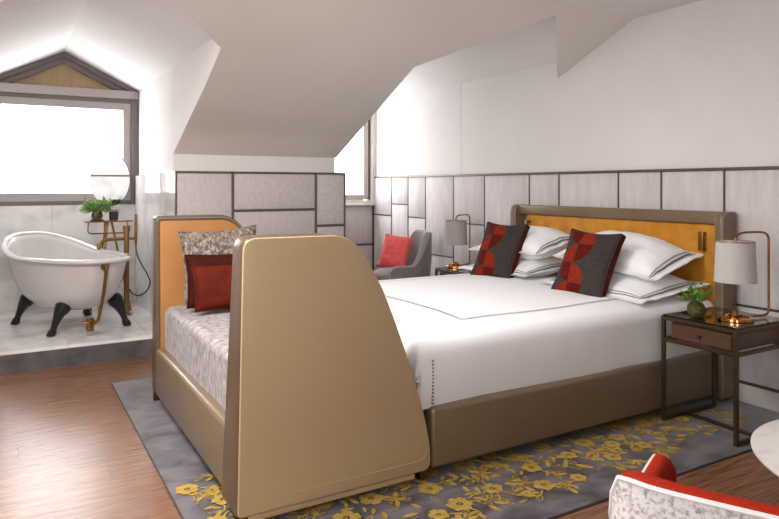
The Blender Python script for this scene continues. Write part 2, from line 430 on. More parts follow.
child(MB().box((-6.0, 2.690, .08), (PX, 2.704, RAILZ-.006)), 'end_panel', M['panel_grey'], pt, smooth=False)
# dormer 2 left cheek
struct(MB().box((XW-.02, 2.70, -.02), (-5.97, 2.785, 2.52)).prism([(-5.97, slope_z(-5.97)+.004), (-4.12, slope_z(-4.12)+.004), (-4.07, 2.535), (-5.97, 2.535)],
     lambda p, t: (p[0], t, p[1]), 2.76, 2.785).build('wall_dormer_left', M['plaster'], smooth=False))
struct(MB().box((XW, 2.785, -.02), (-5.88, YB, .001)).build('floor_recess', M['plank'], smooth=False))

# --- sloped ceiling with the two gabled dormer openings
def SP(x, y): return (x, y, slope_z(x))
sl = MB()
polys = [
    [(-5.96, YL-.1), (-3.51, YL-.1), (-3.51, BX0-.0), (-4.42, BX0), (-5.96, BX0-.02)],
    [(-4.42, BX0), (-3.51, BX0), (-3.51, .516), (-3.675, .516)],
    [(-3.675, .516), (-3.51, .516), (-3.51, 1.249), (-4.42, 1.249)],
    [(-4.42, 1.249), (-3.51, 1.249), (-3.51, 2.785), (-4.40, 2.785), (-5.96, 2.847), (-5.96, 1.288)],
    [(-4.40, 2.785), (-3.51, 2.785), (-3.51, 3.54), (-3.62, 3.54)],
    [(-3.62, 3.54), (-3.51, 3.54), (-3.51, YB), (-4.345, YB)],
]
for pl in polys:
    n = len(pl); lo = [SP(*q) for q in pl]; hi = [(v[0], v[1], v[2]+.03) for v in lo]
    sl.add(lo+hi, [tuple(range(n)), tuple(range(n, 2*n))[::-1]]+[(i, (i+1) % n, n+(i+1) % n, n+i) for i in range(n)])
struct(sl.build('ceiling_slope', M['plaster_slope'], smooth=False, recalc=False))
struct(MB().box((-3.51, YL-.1, CEIL), (XR+.1, YB+.02, CEIL+.1)).build('ceiling', M['plaster'], smooth=False))
def gable_roof(name, ya, yb, za, zb, ym, zm, x1):
    mb = MB()
    mb.prism([(ya-.05, za-.03), (ya-.05, za+.06), (ym, zm+.09), (yb+.05, zb+.06), (yb+.05, zb-.03), (yb, zb), (ym, zm), (ya, za)],
             lambda p, t: (XW-.1 if t == 0 else -3.51+(p[1]-CEIL)/.424-.03, p[0], p[1]), 0, 1)
    struct(mb.build(name, M['plaster'], smooth=False))
gable_roof('ceiling_bath_dormer', BX0, 1.262, 2.50, 2.50, .516, 2.87, -3.505)
gable_roof('ceiling_window_dormer', 2.785, YB, 2.53, 2.56, 3.54, 2.93, -3.505)

# --- walls behind the camera with two windows added for fill light
sw = MB()
SX0, SX1, SZ0, SZ1 = -2.0, -.4, .90, 2.20
sw.box((-6.1, YL-.12, -.08), (SX0, YL, 2.9)).box((SX1, YL-.12, -.08), (XR+.1, YL, 2.9))
sw.box((SX0, YL-.12, -.08), (SX1, YL, SZ0)).box((SX0, YL-.12, SZ1), (SX1, YL, 2.9))
struct(sw.build('wall_side', M['plaster'], smooth=False))
rw = MB()
EY0, EY1, EZ0, EZ1 = -2.0, -.4, 1.05, 2.25
rw.box((XR, YL-.1, -.08), (XR+.12, EY0, 2.9)).box((XR, EY1, -.08), (XR+.12, YB+.1, 2.9))
rw.box((XR, EY0, -.08), (XR+.12, EY1, EZ0)).box((XR, EY0, EZ1), (XR+.12, EY1, 2.9))
struct(rw.build('wall_end', M['plaster'], smooth=False))
def bar_frame(boxes, m, par):
    f = MB()
    for a, b in boxes: f.box(a, b)
    f.build('window_frame', m, par, smooth=False)
w3 = thing('window_fill_side', None, None, (-1.2, YL, SZ0)); struct(w3)  # unseen side window, added to let in more sky light
bar_frame([((SX0, YL-.09, SZ0), (SX1, YL-.03, SZ0+.06)), ((SX0, YL-.09, SZ1-.06), (SX1, YL-.03, SZ1))] +
          [((x_, YL-.09, SZ0), (x_+.06, YL-.03, SZ1)) for x_ in (SX0, -1.23, SX1-.06)], M['frame'], w3)
for lx, ly, lb_ in ((-3.0, -.15, 'in front of the foot bench'), (-2.9, 1.7, 'above the foot of the bed')):  # unseen housings added around the two fill lamps
    cl_ = thing('ceiling_fill', 'added square fill light on the ceiling '+lb_, 'light', (lx, ly, CEIL-.01))
    fr_ = MB()
    for a, b in (((-.48, -.48), (.48, -.45)), ((-.48, .45), (.48, .48)), ((-.48, -.45), (-.45, .45)), ((.45, -.45), (.48, .45))):
        fr_.box((lx+a[0], ly+a[1], CEIL-.025), (lx+b[0], ly+b[1], CEIL-.001))
    fr_.build('frame', M['frame_white'], cl_, smooth=False)
    MB().box((lx-.45, ly-.45, CEIL-.008), (lx+.45, ly+.45, CEIL-.002)).build('fill_panel', M['frame_white'], cl_, smooth=False)
w4 = thing('window_fill_end', None, None, (XR, -.9, EZ0)); struct(w4)  # unseen end window, added for fill from behind the camera
bar_frame([((XR+.03, EY0, EZ0), (XR+.09, EY1, EZ0+.05)), ((XR+.03, EY0, EZ1-.05), (XR+.09, EY1, EZ1))] +
          [((XR+.03, y_, EZ0), (XR+.09, y_+.05, EZ1)) for y_ in (EY0, -1.225, EY1-.05)], M['frame'], w4)

# --- window 1 (bath)
w1 = thing('window_1', None, None, (XW, .516, 1.247)); struct(w1)
def wx(mb, y0, z0, y1, z1, xa, xb, bev=.004): return mb.box((xa, y0, z0), (xb, y1, z1), bev, 1)
fr = MB()
wx(fr, 1.178, 1.247, BX1, 2.41, XW-.09, XW+.03); wx(fr, BX0, 1.247, BX0+.08, 2.41, XW-.09, XW+.03)
fr.build('window_frame', M['frame_dark'], w1, smooth=False)
cs = MB()
for a in ((1.10, 1.290, 1.180, 2.368), (BX0+.078, 1.290, BX0+.165, 2.368), (BX0+.165, 1.290, 1.10, 1.375), (BX0+.165, 2.285, 1.10, 2.368)): wx(cs, *a, XW-.07, XW+.015)
cs.build('casement', M['frame'], w1, smooth=False)
wx(MB(), BX0+.07, 2.360, 1.185, 2.412, XW-.08, XW+.02).build('head_rail', M['frame_dark'], w1, smooth=False)
wx(MB(), BX0-.0, 2.408, BX1, 2.495, XW-.08, XW+.06).build('transom', M['frame'], w1, smooth=False)
MB().box((XW-.045, BX0+.16, 1.37), (XW-.035, 1.105, 2.29)).build('window_pane', M['pane'], w1, smooth=False)
def gframe(d0, d1, xa, xb, name, m):
    # chevron between two offsets below the gable line
    s_ = .5
    def line(d, y): return 2.868-d-abs(y-.516)*s_
    mb = MB(); zb = 2.495
    yo = (2.868-d0-zb)/s_; yi = (2.868-d1-zb)/s_
    mb.prism([(.516-yo, zb), (.516, 2.868-d0), (.516+yo, zb), (.516+yi, zb), (.516, 2.868-d1), (.516-yi, zb)], lambda p, t: (t, p[0], p[1]), xa, xb)
    mb.build(name, m, w1, smooth=False)
gframe(.0, .055, XW-.08, XW+.05, 'gable_trim', M['frame_dark'])
gframe(.055, .115, XW-.09, XW+.01, 'gable_trim', M['frame_dark'])
MB().prism([(.516-.62, 2.49), (.516, 2.80), (.516+.62, 2.49)], lambda p, t: (t, p[0], p[1]), XW-.06, XW-.04).build('gable_board', M['ply'], w1, smooth=False)
MB().box((XW-.09, BX0+.08, 1.247), (XW+.012, 1.178, 1.297), .002, 1).build('window_sill', M['frame_dark'], w1)

# --- window 2 (dormer past the partition)
w2 = thing('window_2', None, None, (XW, 3.54, 1.195)); struct(w2)
fr = MB()
wx(fr, 4.205, 1.215, YB, 2.56, XW-.1, XW+.05); wx(fr, 2.785, 1.215, 2.86, 2.56, XW-.1, XW+.02)
wx(fr, 2.86, 1.215, 4.205, 1.262, XW-.1, XW+.03); wx(fr, 2.86, 2.44, 4.205, 2.55, XW-.1, XW+.02)
fr.build('window_frame', M['frame_white'], w2, smooth=False)
cs = MB()
for a in ((4.10, 1.27, 4.17, 2.43), (2.87, 1.27, 2.94, 2.43), (2.94, 1.255, 4.10, 1.335), (2.94, 2.36, 4.10, 2.43)): wx(cs, *a, XW-.06, XW+.01)
cs.build('casement', M['frame_mid'], w2, smooth=False)
wx(MB(), 4.172, 1.265, 4.203, 2.43, XW-.07, XW-.01).build('casement_gap', M['frame_dark'], w2, smooth=False)
MB().box((XW-.035, 2.93, 1.33), (XW-.025, 4.11, 2.37)).build('window_pane', M['pane'], w2, smooth=False)
MB().box((XW-.0, 2.785, 1.19), (XW+.075, YB-.001, 1.218), .006, 2).build('window_sill', M['frame_white'], w2)
MB().prism([(2.79, 2.53), (3.54, 2.92), (4.26, 2.56), (3.54, 2.52)], lambda p, t: (t, p[0], p[1]), XW-.08, XW-.02).build('gable_board', M['ply'], w2, smooth=False)

# --- the neighbour's roof seen faintly through window 2
nb = thing('neighbouring_house', 'pale rendered house with tiled roof, washed out outside the far dormer window', 'house', (-16, 5.4, -3))
MB().box((-19, 3.0, -3), (-15.5, 9.5, 1.25)).build('wall', M['outside_wall'], nb, smooth=False)
MB().prism([(-19.2, 1.2), (-17.2, 2.05), (-15.3, 1.2)], lambda p, t: (p[0], t, p[1]), 2.8, 9.7).build('roof', M['outside_roof'], nb, smooth=False)
for k in range(3):
    MB().box((-16.6, 4.6+k*1.6, 1.3), (-16.2, 5.0+k*1.6, 1.95)).build('chimney', M['outside_wall'], nb, smooth=False)

# ------------------------------------------------------------------ rug
RX0, RX1, RY0, RY1 = -5.17, -2.113, .656, 4.235
rug = thing('area_rug', 'mottled grey-violet area rug with gold flowers under the bed', 'rug', ((RX0+RX1)/2, (RY0+RY1)/2, 0))
MB().box((RX0+.004, RY0+.004, .001), (RX1-.004, RY1, .012), .003, 2).build('rug_pile', M['rug'], rug)
MB().box((RX0, RY0, .0005), (RX1, RY1, .008), .003, 1).build('rug_binding', M['rug_edge'], rug)
rnd = random.Random(11)
fl_mb = MB()
ZF = .0125
LV = [0]
def level():
    LV[0] += 1; return (LV[0]*7 % 40)*.00004
def flat(pts, z=ZF, h=.0028):
    h = h+level()
    n = len(pts)
    vs = [(p[0], p[1], z) for p in pts]+[(p[0], p[1], z+h) for p in pts]
    fl_mb.add(vs, [tuple(range(n, 2*n))]+[(i, (i+1) % n, n+(i+1) % n, n+i) for i in range(n)])
def ringpoly(outer, inner):
    n = len(outer); zt = ZF+.0028+level()
    vs = [(p[0], p[1], zt) for p in outer]+[(p[0], p[1], zt) for p in inner]
    fl_mb.add(vs, [(i, (i+1) % n, n+(i+1) % n, n+i) for i in range(n)])
def inrug(x, y): return RX0+.03 < x < RX1-.03 and RY0+.03 < y < RY1-.05
def blossom(cx, cy, r, a0, pet=5):
    n = 40; o = []; inn = []
    ir = r*.24
    for k in range(n):
        a = 2*PI*k/n
        rr = r*(.74+.26*abs(math.sin(pet*a/2+a0))**.6+.06*math.sin(11*a+a0))
        o.append((cx+rr*math.cos(a), cy+rr*math.sin(a)))
        q = ir*(1+.28*math.sin(7*a)); inn.append((cx+q*math.cos(a), cy+q*math.sin(a)))
    ringpoly(o, inn)
    c = [(cx+ir*.45*math.cos(2*PI*k/8), cy+ir*.45*math.sin(2*PI*k/8)) for k in range(8)]; flat(c)
def leaf(cx, cy, l, a, w=.30, hollow=False):
    ca, sa = math.cos(a), math.sin(a); top = []; bot = []
    N_ = 7
    for k in range(N_+1):
        t = k/N_; h = math.sin(PI*t)**.8*l*w*.5
        top.append((t*l, h)); bot.append((t*l, -h))
    pts = top+bot[::-1][1:-1]
    P_ = [(cx+x*ca-y*sa, cy+x*sa+y*ca) for x, y in pts]
    if hollow:
        m_ = (cx+.5*l*ca, cy+.5*l*sa)
        I_ = [(m_[0]+(x-m_[0])*.62, m_[1]+(y-m_[1])*.62) for x, y in P_]
        ringpoly(P_, I_)
    else: flat(P_)
def stem(pts, w=.0045):
    P_ = smooth([(p[0], p[1], 0) for p in pts], 6); L_ = []; R_ = []; zt = ZF+.0026+level()
    for i, p in enumerate(P_):
        t = (P_[min(i+1, len(P_)-1)]-P_[max(i-1, 0)]).normalized()
        L_.append((p.x-t.y*w, p.y+t.x*w)); R_.append((p.x+t.y*w, p.y-t.x*w))
    for i in range(len(P_)-1):
        fl_mb.add([(q[0], q[1], zt) for q in (L_[i], L_[i+1], R_[i+1], R_[i])], [(0, 1, 2, 3)])
placed = []
def free(x, y, r):
    return all((x-a)**2+(y-b)**2 > (r+c)**2 for a, b, c in placed)
tries = 0
while tries < 4000 and len(placed) < 78:
    tries += 1
    y = rnd.uniform(.72, 3.6); xm = -2.30 if y < 2.2 else -2.30-.12*(y-2.2)
    x = rnd.uniform(-3.25, xm)
    r = rnd.uniform(.044, .064)*(1 if y < 3 else .85)
    if inrug(x, y) and free(x, y, r+.014): placed.append((x, y, r)); blossom(x, y, r, rnd.uniform(0, 6), rnd.choice((5, 5, 6)))
nb_ = len(placed)
for (x, y, r) in list(placed):
    for q in range(3):
        a = rnd.uniform(0, 2*PI); L_ = rnd.uniform(.07, .12); b = a+rnd.uniform(-.9, .9)
        p0 = (x+r*math.cos(a), y+r*math.sin(a)); p1 = (p0[0]+L_*.5*math.cos(a), p0[1]+L_*.5*math.sin(a)); p2 = (p1[0]+L_*.5*math.cos(b), p1[1]+L_*.5*math.sin(b))
        if p2[0] > -2.24 or p2[1] > 3.95 or not inrug(*p2) or any((p2[0]-u)**2+(p2[1]-v)**2 < w*w for u, v, w in placed[:nb_]): continue
        stem([p0, p1, p2])
        for k in range(4):
            t = .3+.23*k; sx = p0[0]+(p2[0]-p0[0])*t; sy = p0[1]+(p2[1]-p0[1])*t
            sd = 1 if k % 2 else -1
            if free(sx, sy, .0): leaf(sx, sy, rnd.uniform(.045, .075), b+sd*rnd.uniform(.6, 1.0), .34, rnd.random() < .45)
k = 0
while k < 900:
    k += 1
    y = rnd.uniform(.72, 4.0); xm = -2.27 if y < 2.3 else -2.25-.10*(y-2.3); x = rnd.uniform(-3.2, xm)
    if not inrug(x, y) or not free(x, y, .024): continue
    placed.append((x, y, .020)); leaf(x, y, rnd.uniform(.04, .08), rnd.uniform(0, 2*PI), rnd.uniform(.26, .42), rnd.random() < .3)
    if rnd.random() < .2:
        a = rnd.uniform(0, 6.2)
        stem([(x+.035*(1-t/9)*math.cos(a+t*.75), y+.035*(1-t/9)*math.sin(a+t*.75)) for t in range(9)], .003)
fo = fl_mb.build('floral_pattern', M['rug_gold'], rug, smooth=False, recalc=False); fo['kind'] = 'stuff'
fo['label'] = 'gold tufted flowers and leaves'

# ------------------------------------------------------------------ foot bench (daybed with two high end panels)
bench = thing('foot_bench', 'tan leather daybed at the bed foot with two high curved end panels', 'bench', (-3.72, 1.36, 0))
K_ = .9536     # the near end panel stands at x = -2.67
prof = [(.86, .0), (.884, 1.225), (1.352, 1.222)]+[(1.42, 1.195), (1.47, 1.145), (1.518, 1.075), (1.59, .945), (1.659, .785), (1.73, .600), (1.794, .415), (1.845, .24), (1.868, .12), (1.873, .0)]
prof = [(y*K_, 1.45-(1.45-z)*K_) for y, z in prof]
rads = [.02, .06, .12]+[.03]*8+[.03, .05]
prof_s = round_poly(prof, rads, 5)
rads_far = [.02, .022, .12]+rads[3:]
prof_far = round_poly([(.846, .069), (.850, 1.250), (prof[2][0]+.03, 1.247)]+[(y+.03, z+.01) for y, z in prof[3:]], rads_far, 5)
thk_ = lambda z: .115+.06*(1-z/1.23)
def end_panel(xo, inward, name, pf_):
    # xo outer face x, inward = +1/-1 direction to the seat; the panel thickens slightly towards the floor
    def fn(p, t):
        thk = thk_(p[1])+(.055*(1-p[1]/1.23)+.012 if inward < 0 else 0)
        return (xo+inward*t*thk, p[0], p[1])
    mb = MB(); mb.prism(pf_, fn, 0, 1, .008, 3)
    o = mb.build(name, M['leather_edge'], bench, angle=50)
    face = [(y+(1.25-y)*.007, z+(.6-z)*.006) for (y, z) in pf_]
    f_ = MB().prism(face, lambda p, t: (xo+inward*t, p[0], p[1]), .02, -.006, .005, 2).build('outer_face', M['leather_tan'], o, angle=50)
    return o
NX = -2.67
near = end_panel(NX, -1, 'end_panel', prof_s)
far = end_panel(-4.66, 1, 'end_panel', prof_far)
def panel_piping(xf, inset, r, m, pf_):
    cy = 1.25; cz = .6
    pts = []
    for (y, z) in pf_:
        if z < .09: continue
        pts.append((xf(z), y+(cy-y)*inset, z+(cz-z)*inset))
    MB().tube(pts, r, 8).build('piping', m, bench)
thk_ = lambda z: .115+.06*(1-z/1.23)
panel_piping(lambda z: -4.66+thk_(z), .022, .0025, M['piping'], prof_far)
# stitched seam low on the outer near face, brass feet
MB().tube([(NX+.0065, .86, .125), (NX+.0065, 1.30, .125), (NX+.0065, 1.70, .125), (NX+.0065, 1.745, .135), (NX+.0065, 1.760, .17)], .0022, 6).build('seam', M['leather_tan'], bench)
MB().box((NX-.10, .875, .036), (NX-.008, 1.70, .064), .004, 1).build('skirt_strip', M['leather_tan'], bench)
for xx in (NX-.045, NX-.125, -4.61):
    for yy in (.865, 1.758):
        MB().box((xx-.022, yy-.020, .012), (xx+.022, yy+.020, .075), .003, 1).build('foot', M['brass'], bench, smooth=False)
# amber leather inlay on the inner faces
for x_o, sg, pf_ in ((-4.66, 1, prof_far), (NX, -1, prof_s)):
    ins = [(y+(1.25-y)*.062, z+(.6-z)*.052) for (y, z) in pf_]
    MB().prism(ins, lambda p, t: (x_o+sg*(thk_(p[1])+(.055*(1-p[1]/1.23)+.012 if sg < 0 else 0)+t), p[0], p[1]), -.004, .007, .003, 2).build('inlay', M['leather_orange'], bench)
MB().box((-4.55, .845, .062), (-2.83, .925, .380), .028, 4).build('seat_rail', M['leather'], bench)
MB().box((-4.52, 1.62, .06), (-2.86, 1.685, .36), .02, 2).build('rear_rail', M['leather'], bench)
# seat mattress, slightly crowned
def soft_box(a, b, r, crown=.0, nz=.0, n=26, seed=0, nfreq=3.0):
    """rounded box built as a subdivided, rounded shell with a crowned top"""
    bm = bmesh.new(); bmesh.ops.create_cube(bm, size=2)
    bmesh.ops.subdivide_edges(bm, edges=list(bm.edges), cuts=n, use_grid_fill=True)
    sz = Vector(((b[0]-a[0])/2, (b[1]-a[1])/2, (b[2]-a[2])/2)); c = Vector(((a[0]+b[0])/2, (a[1]+b[1])/2, (a[2]+b[2])/2))
    for v in bm.verts:
        u = v.co.copy(); p = Vector((u.x*sz.x, u.y*sz.y, u.z*sz.z))
        q = Vector(tuple(max(-(sz[i]-r), min(sz[i]-r, p[i])) for i in range(3)))
        d = p-q
        if d.length > 1e-6:
            p = q+d.normalized()*r
        if u.z > 0: p.z += crown*(1-u.x**2)*(1-u.y**2)*u.z
        w = c+p
        if nz:
            k = noise.noise(Vector((w.x*nfreq, w.y*nfreq, w.z*nfreq+seed)))
            p += Vector((u.x if abs(u.x) > .98 else 0, u.y if abs(u.y) > .98 else 0, u.z if abs(u.z) > .98 else 0))*k*nz
        v.co = c+p
    return bm
mb = MB(); mb.from_bm(soft_box((-4.525, .895, .30), (-2.835, 1.69, .655), .045, .02, .008, 30, 1))
mb.build('seat_cushion', M['velvet_grey'], bench, angle=80)

# ------------------------------------------------------------------ bed
bed = thing('double_bed', 'wide double bed with taupe leather frame and mustard velvet headboard', 'bed', (-3.72, 3.0, 0))
MB().box((-2.76, 1.795, .062), (-2.672, 4.07, .358), .022, 4).build('side_rail', M['leather'], bed)
MB().box((-4.655, 1.795, .062), (-4.57, 4.07, .358), .022, 4).build('side_rail', M['leather'], bed)
MB().box((-4.57, 1.795, .065), (-2.76, 1.85, .30), .01, 2).build('foot_rail', M['leather'], bed)
# headboard
HZ = 1.278
MB().box((-4.71, 4.165, .03), (-2.68, 4.235, HZ-.004), .015, 2).build('headboard', M['leather'], bed)
MB().box((-4.70, 4.118, 1.190), (-2.70, 4.20, HZ-.002), .012, 3).build('top_rail', M['leather'], bed)
MB().box((-4.60, 4.125, .50), (-2.705, 4.175, 1.186), .014, 3).build('velvet_panel', M['velvet_gold'], bed)
for x0, x1 in ((-2.703, -2.645), (-4.765, -4.698)):
    pr = round_poly([(4.075, .03), (4.235, .03), (4.235, HZ), (4.075, HZ)], [.01, .005, .02, .07], 6)
    MB().prism(pr, lambda p, t: (t, p[0], p[1]), x0, x1, .012, 3).build('wing', M['leather'], bed)
for xx in (-2.645, -4.698):
    MB().tube([(xx, 4.083, .06), (xx, 4.083, 1.2), (xx, 4.089, 1.235), (xx, 4.108, 1.262), (xx, 4.14, 1.272), (xx, 4.22, 1.273)], .004, 6).build('piping', M['piping'], bed)
for xx in (-2.812, -4.55):
    h = MB(); cz = 1.072
    h.box((xx-.02, 4.10, cz+.045), (xx+.02, 4.135, cz+.065), .004, 2).box((xx-.02, 4.10, cz-.065), (xx+.02, 4.135, cz-.045), .004, 2)
    h.box((xx-.02, 4.088, cz-.065), (xx+.02, 4.100, cz+.065), .004, 2)
    h.box((xx-.026, 4.128, cz-.08), (xx+.026, 4.137, cz+.08), .004, 2)
    h.build('handle', M['brass'], bed)
# mattress + duvet surface
DX0, DX1, DY0, DY1, DZ0, DZ1 = -4.625, -2.715, 1.745, 4.12, .345, .690
mb = MB(); mb.from_bm(soft_box((DX0+.03, DY0+.06, .25), (DX1-.03, DY1, .60), .06)); mb.build('mattress', M['linen'], bed)
CR = .035
def duvet_z(x, y):
    u = (x-(DX0+DX1)/2)/((DX1-DX0)/2); v = (y-(DY0+DY1)/2)/((DY1-DY0)/2)
    u = max(-1, min(1, u)); v = max(-1, min(1, v))
    n1 = noise.noise(Vector((x*1.7, y*1.3, 4)))*.010+noise.noise(Vector((x*5, y*3.2, 1)))*.004
    return DZ1+CR*(1-u**4)*(1-v**6)+n1*(1-u**8)*(1-v**8)
def duvet():
    n, r = 90, .06
    bm = bmesh.new(); bmesh.ops.create_grid(bm, x_segments=n, y_segments=n, size=1)
    vs = []
    # parametrise as a cap: centre region = top, outer ring folds down the sides
    for v in bm.verts:
        a, b = v.co.x, v.co.y
        # arc-length mapping: total half extents
        H = DZ1-DZ0
        hx = (DX1-DX0)/2; hy = (DY1-DY0)/2
        def fold(t, h):
            s_ = abs(t)*(h+H-r*.43)
            sg = 1 if t >= 0 else -1
            flat_ = h-r
            if s_ <= flat_: return sg*s_, 0.0
            s_ -= flat_
            if s_ <= r*PI/2: an = s_/r; return sg*(flat_+r*math.sin(an)), r*(1-math.cos(an))
            return sg*h, r+(s_-r*PI/2)
        x_, dx = fold(a, hx); y_, dy = fold(b, hy)
        cx = (DX0+DX1)/2; cy = (DY0+DY1)/2
        X = cx+x_; Y = cy+y_
        dd = max(dx, dy)+min(dx, dy)*.15
        base = duvet_z(X, Y) if dd < 1e-6 else None
        z = duvet_z(X, Y)-dd
        if dd > r:
            # soft billow of the hanging part
            f = min(1, (dd-r)/.12)
            k = noise.noise(Vector((X*2.3, Y*2.3, z*2)))*.022*f+.012*math.sin(min(1, dd/H)*PI)
            fo_ = noise.noise(Vector((X*9, Y*9, z*1.2)))*.004*f
            if dx >= dy: X += (1 if a > 0 else -1)*(k+fo_)
            if dy >= dx: Y += (1 if b > 0 else -1)*(k+fo_) if b < 0 else 0
        z = max(z, DZ0+.004)
        v.co = Vector((X, Y, z))
    return bm
mb = MB(); mb.from_bm(duvet()); dv = mb.build('duvet', M['linen'], bed, angle=180)
ln = MB()
def line_strip(mbx, pts, w, zf, lift=.002):
    P_ = []
    for i in range(len(pts)-1):
        a = Vector(pts[i]); b = Vector(pts[i+1]); n = max(2, int((b-a).length/.04))
        P_ += [a+(b-a)*(k/n) for k in range(n)]
    P_.append(Vector(pts[-1])); L_ = []; R_ = []
    for i, p in enumerate(P_):
        t = (P_[min(i+1, len(P_)-1)]-P_[max(i-1, 0)]).normalized()
        for S_, sg in ((L_, 1), (R_, -1)):
            q = (p.x-t.y*w*sg, p.y+t.x*w*sg); S_.append((q[0], q[1], zf(*q)+lift))
    for i in range(len(P_)-1): mbx.add([L_[i], L_[i+1], R_[i+1], R_[i]], [(0, 1, 2, 3)])
for o_ in (0, .013):
    ln = MB(); line_strip(ln, [(-2.93-o_, 3.95), (-2.93-o_, 2.16+o_), (-4.37+o_, 2.16+o_), (-4.37+o_, 3.95)], .0026, duvet_z, .003)
    ln.build('embroidered_line', M['grey_line'], bed, smooth=False, recalc=False)
st = MB()
for k in range(13): st.box((-2.708, 1.812, .372+k*.0175), (-2.688, 1.8145, .381+k*.0175))
st.build('stitching', M['grey_line'], bed, smooth=False)

# ------------------------------------------------------------------ cushions and pillows
def cushion_fn(w, h, t, pinch=.05, fl=0.0, seed=0, wr=.006, pw=.5):
    def f(u, v, side):
        x = w/2*u*(1-pinch*(1-v*v)*abs(u)**3); y = h/2*v*(1-pinch*(1-u*u)*abs(v)**3)
        if fl:
            fu = 1-2*fl/w; fv = 1-2*fl/h
            uu = min(1, abs(u)/fu); vv = min(1, abs(v)/fv)
        else: uu, vv = abs(u), abs(v)
        e = max(0, (1-uu**2.2)*(1-vv**2.2))**pw
        n1 = noise.noise(Vector((u*2.2+seed, v*2.2, side*3+seed)))*wr*4*e
        n2 = noise.noise(Vector((u*6+seed, v*6, side*5)))*wr*e
        z = side*(t/2*e+n1*.5+n2+(.003 if fl else .0))
        if fl:
            z += noise.noise(Vector((u*3+seed, v*3, 9)))*.012*(1-e)
        return (x, y, z)
    return f
def cushion(w, h, t, n=28, **k):
    f = cushion_fn(w, h, t, **k); mb = MB()
    mb.grid(lambda a, b: f(2*a-1, 2*b-1, 1), n, n)
    mb.grid(lambda a, b: f(2*a-1, 2*b-1, -1), n, n, flip=True)
    return mb, f
def basis(bl, br, tl):
    """matrix whose x runs along the bottom edge, y up the cushion, z out of its front"""
    bl, br, tl = Vector(bl), Vector(br), Vector(tl)
    x = (br-bl).normalized(); y = (tl-bl); y = (y-x*y.dot(x)).normalized(); z = x.cross(y)
    return x, y, z
def put(o, c, x, y, z):
    o.matrix_world = Matrix(((x.x, y.x, z.x, c[0]), (x.y, y.y, z.y, c[1]), (x.z, y.z, z.z, c[2]), (0, 0, 0, 1)))
def edge_piping(f, r, m, par, n=24):
    pts = []
    for k in range(n): pts.append(f(-1+2*k/n, -1, 0))
    for k in range(n): pts.append(f(1, -1+2*k/n, 0))
    for k in range(n): pts.append(f(1-2*k/n, 1, 0))
    for k in range(n): pts.append(f(-1, 1-2*k/n, 0))
    MB().tube(pts, r, 6, closed=True).build('piping', m, par)

# sleeping pillows (white shams with a flange and a double grey line)
def sham(label, c, x, y, z, w, h, t, seed, lines='xy'):
    th = thing('pillow', label, 'pillow', group='white bed pillows')
    mb, f = cushion(w, h, t, 34, pinch=.02, fl=.055, seed=seed, wr=.008, pw=.55)
    mb.build('pillow_cover', M['linen'], th, angle=180)
    lb = MB()
    def zf(px, py):
        return f(px/(w/2), py/(h/2), 1)[2]
    for o_ in (.058, .071):
        a, b = w/2-o_, h/2-o_
        if lines == 'xy':
            l1 = MB(); line_strip(l1, [(-a, -b), (a, -b), (a, b), (-a, b), (-a, -b)], .0024, zf, .003)
            l1.build('embroidered_line', M['grey_line'], th, smooth=False, recalc=False)
        else:
            for a_ in (a, -a):
                l1 = MB(); line_strip(l1, [(a_, -b-.04), (a_, b+.04)], .0024, zf, .003)
                l1.build('embroidered_line', M['grey_line'], th, smooth=False, recalc=False)
    put(th, c, x, y, z)
    return th
def tilt_basis(deg, yaw=0, roll=0):
    x = Vector((math.cos(yaw), math.sin(yaw), roll)).normalized(); a = math.radians(deg)
    yh = Vector((-math.sin(yaw), math.cos(yaw), 0)); y = (yh*math.cos(a)+Vector((0, 0, 1))*math.sin(a))
    y = (y-x*y.dot(x)).normalized(); return x, y, x.cross(y)
sham('lower white pillow of the pair nearest the bedside plant', (-3.20, 3.75, .765), *tilt_basis(6, 0, -.03), .92, .70, .19, 3)
sham('upper white pillow of the pair nearest the bedside plant, tilted on the headboard', (-3.235, 3.84, .955), *tilt_basis(15, .06, -.10), .88, .56, .30, 5, 'x')
sham('lower white pillow of the pair on the far side of the bed', (-4.27, 3.765, .775), *tilt_basis(6, 0, .03), .88, .68, .19, 8)
sham('upper white pillow of the pair on the far side of the bed', (-4.25, 3.80, .965), *tilt_basis(13, .06, .03), .86, .56, .28, 12, 'x')

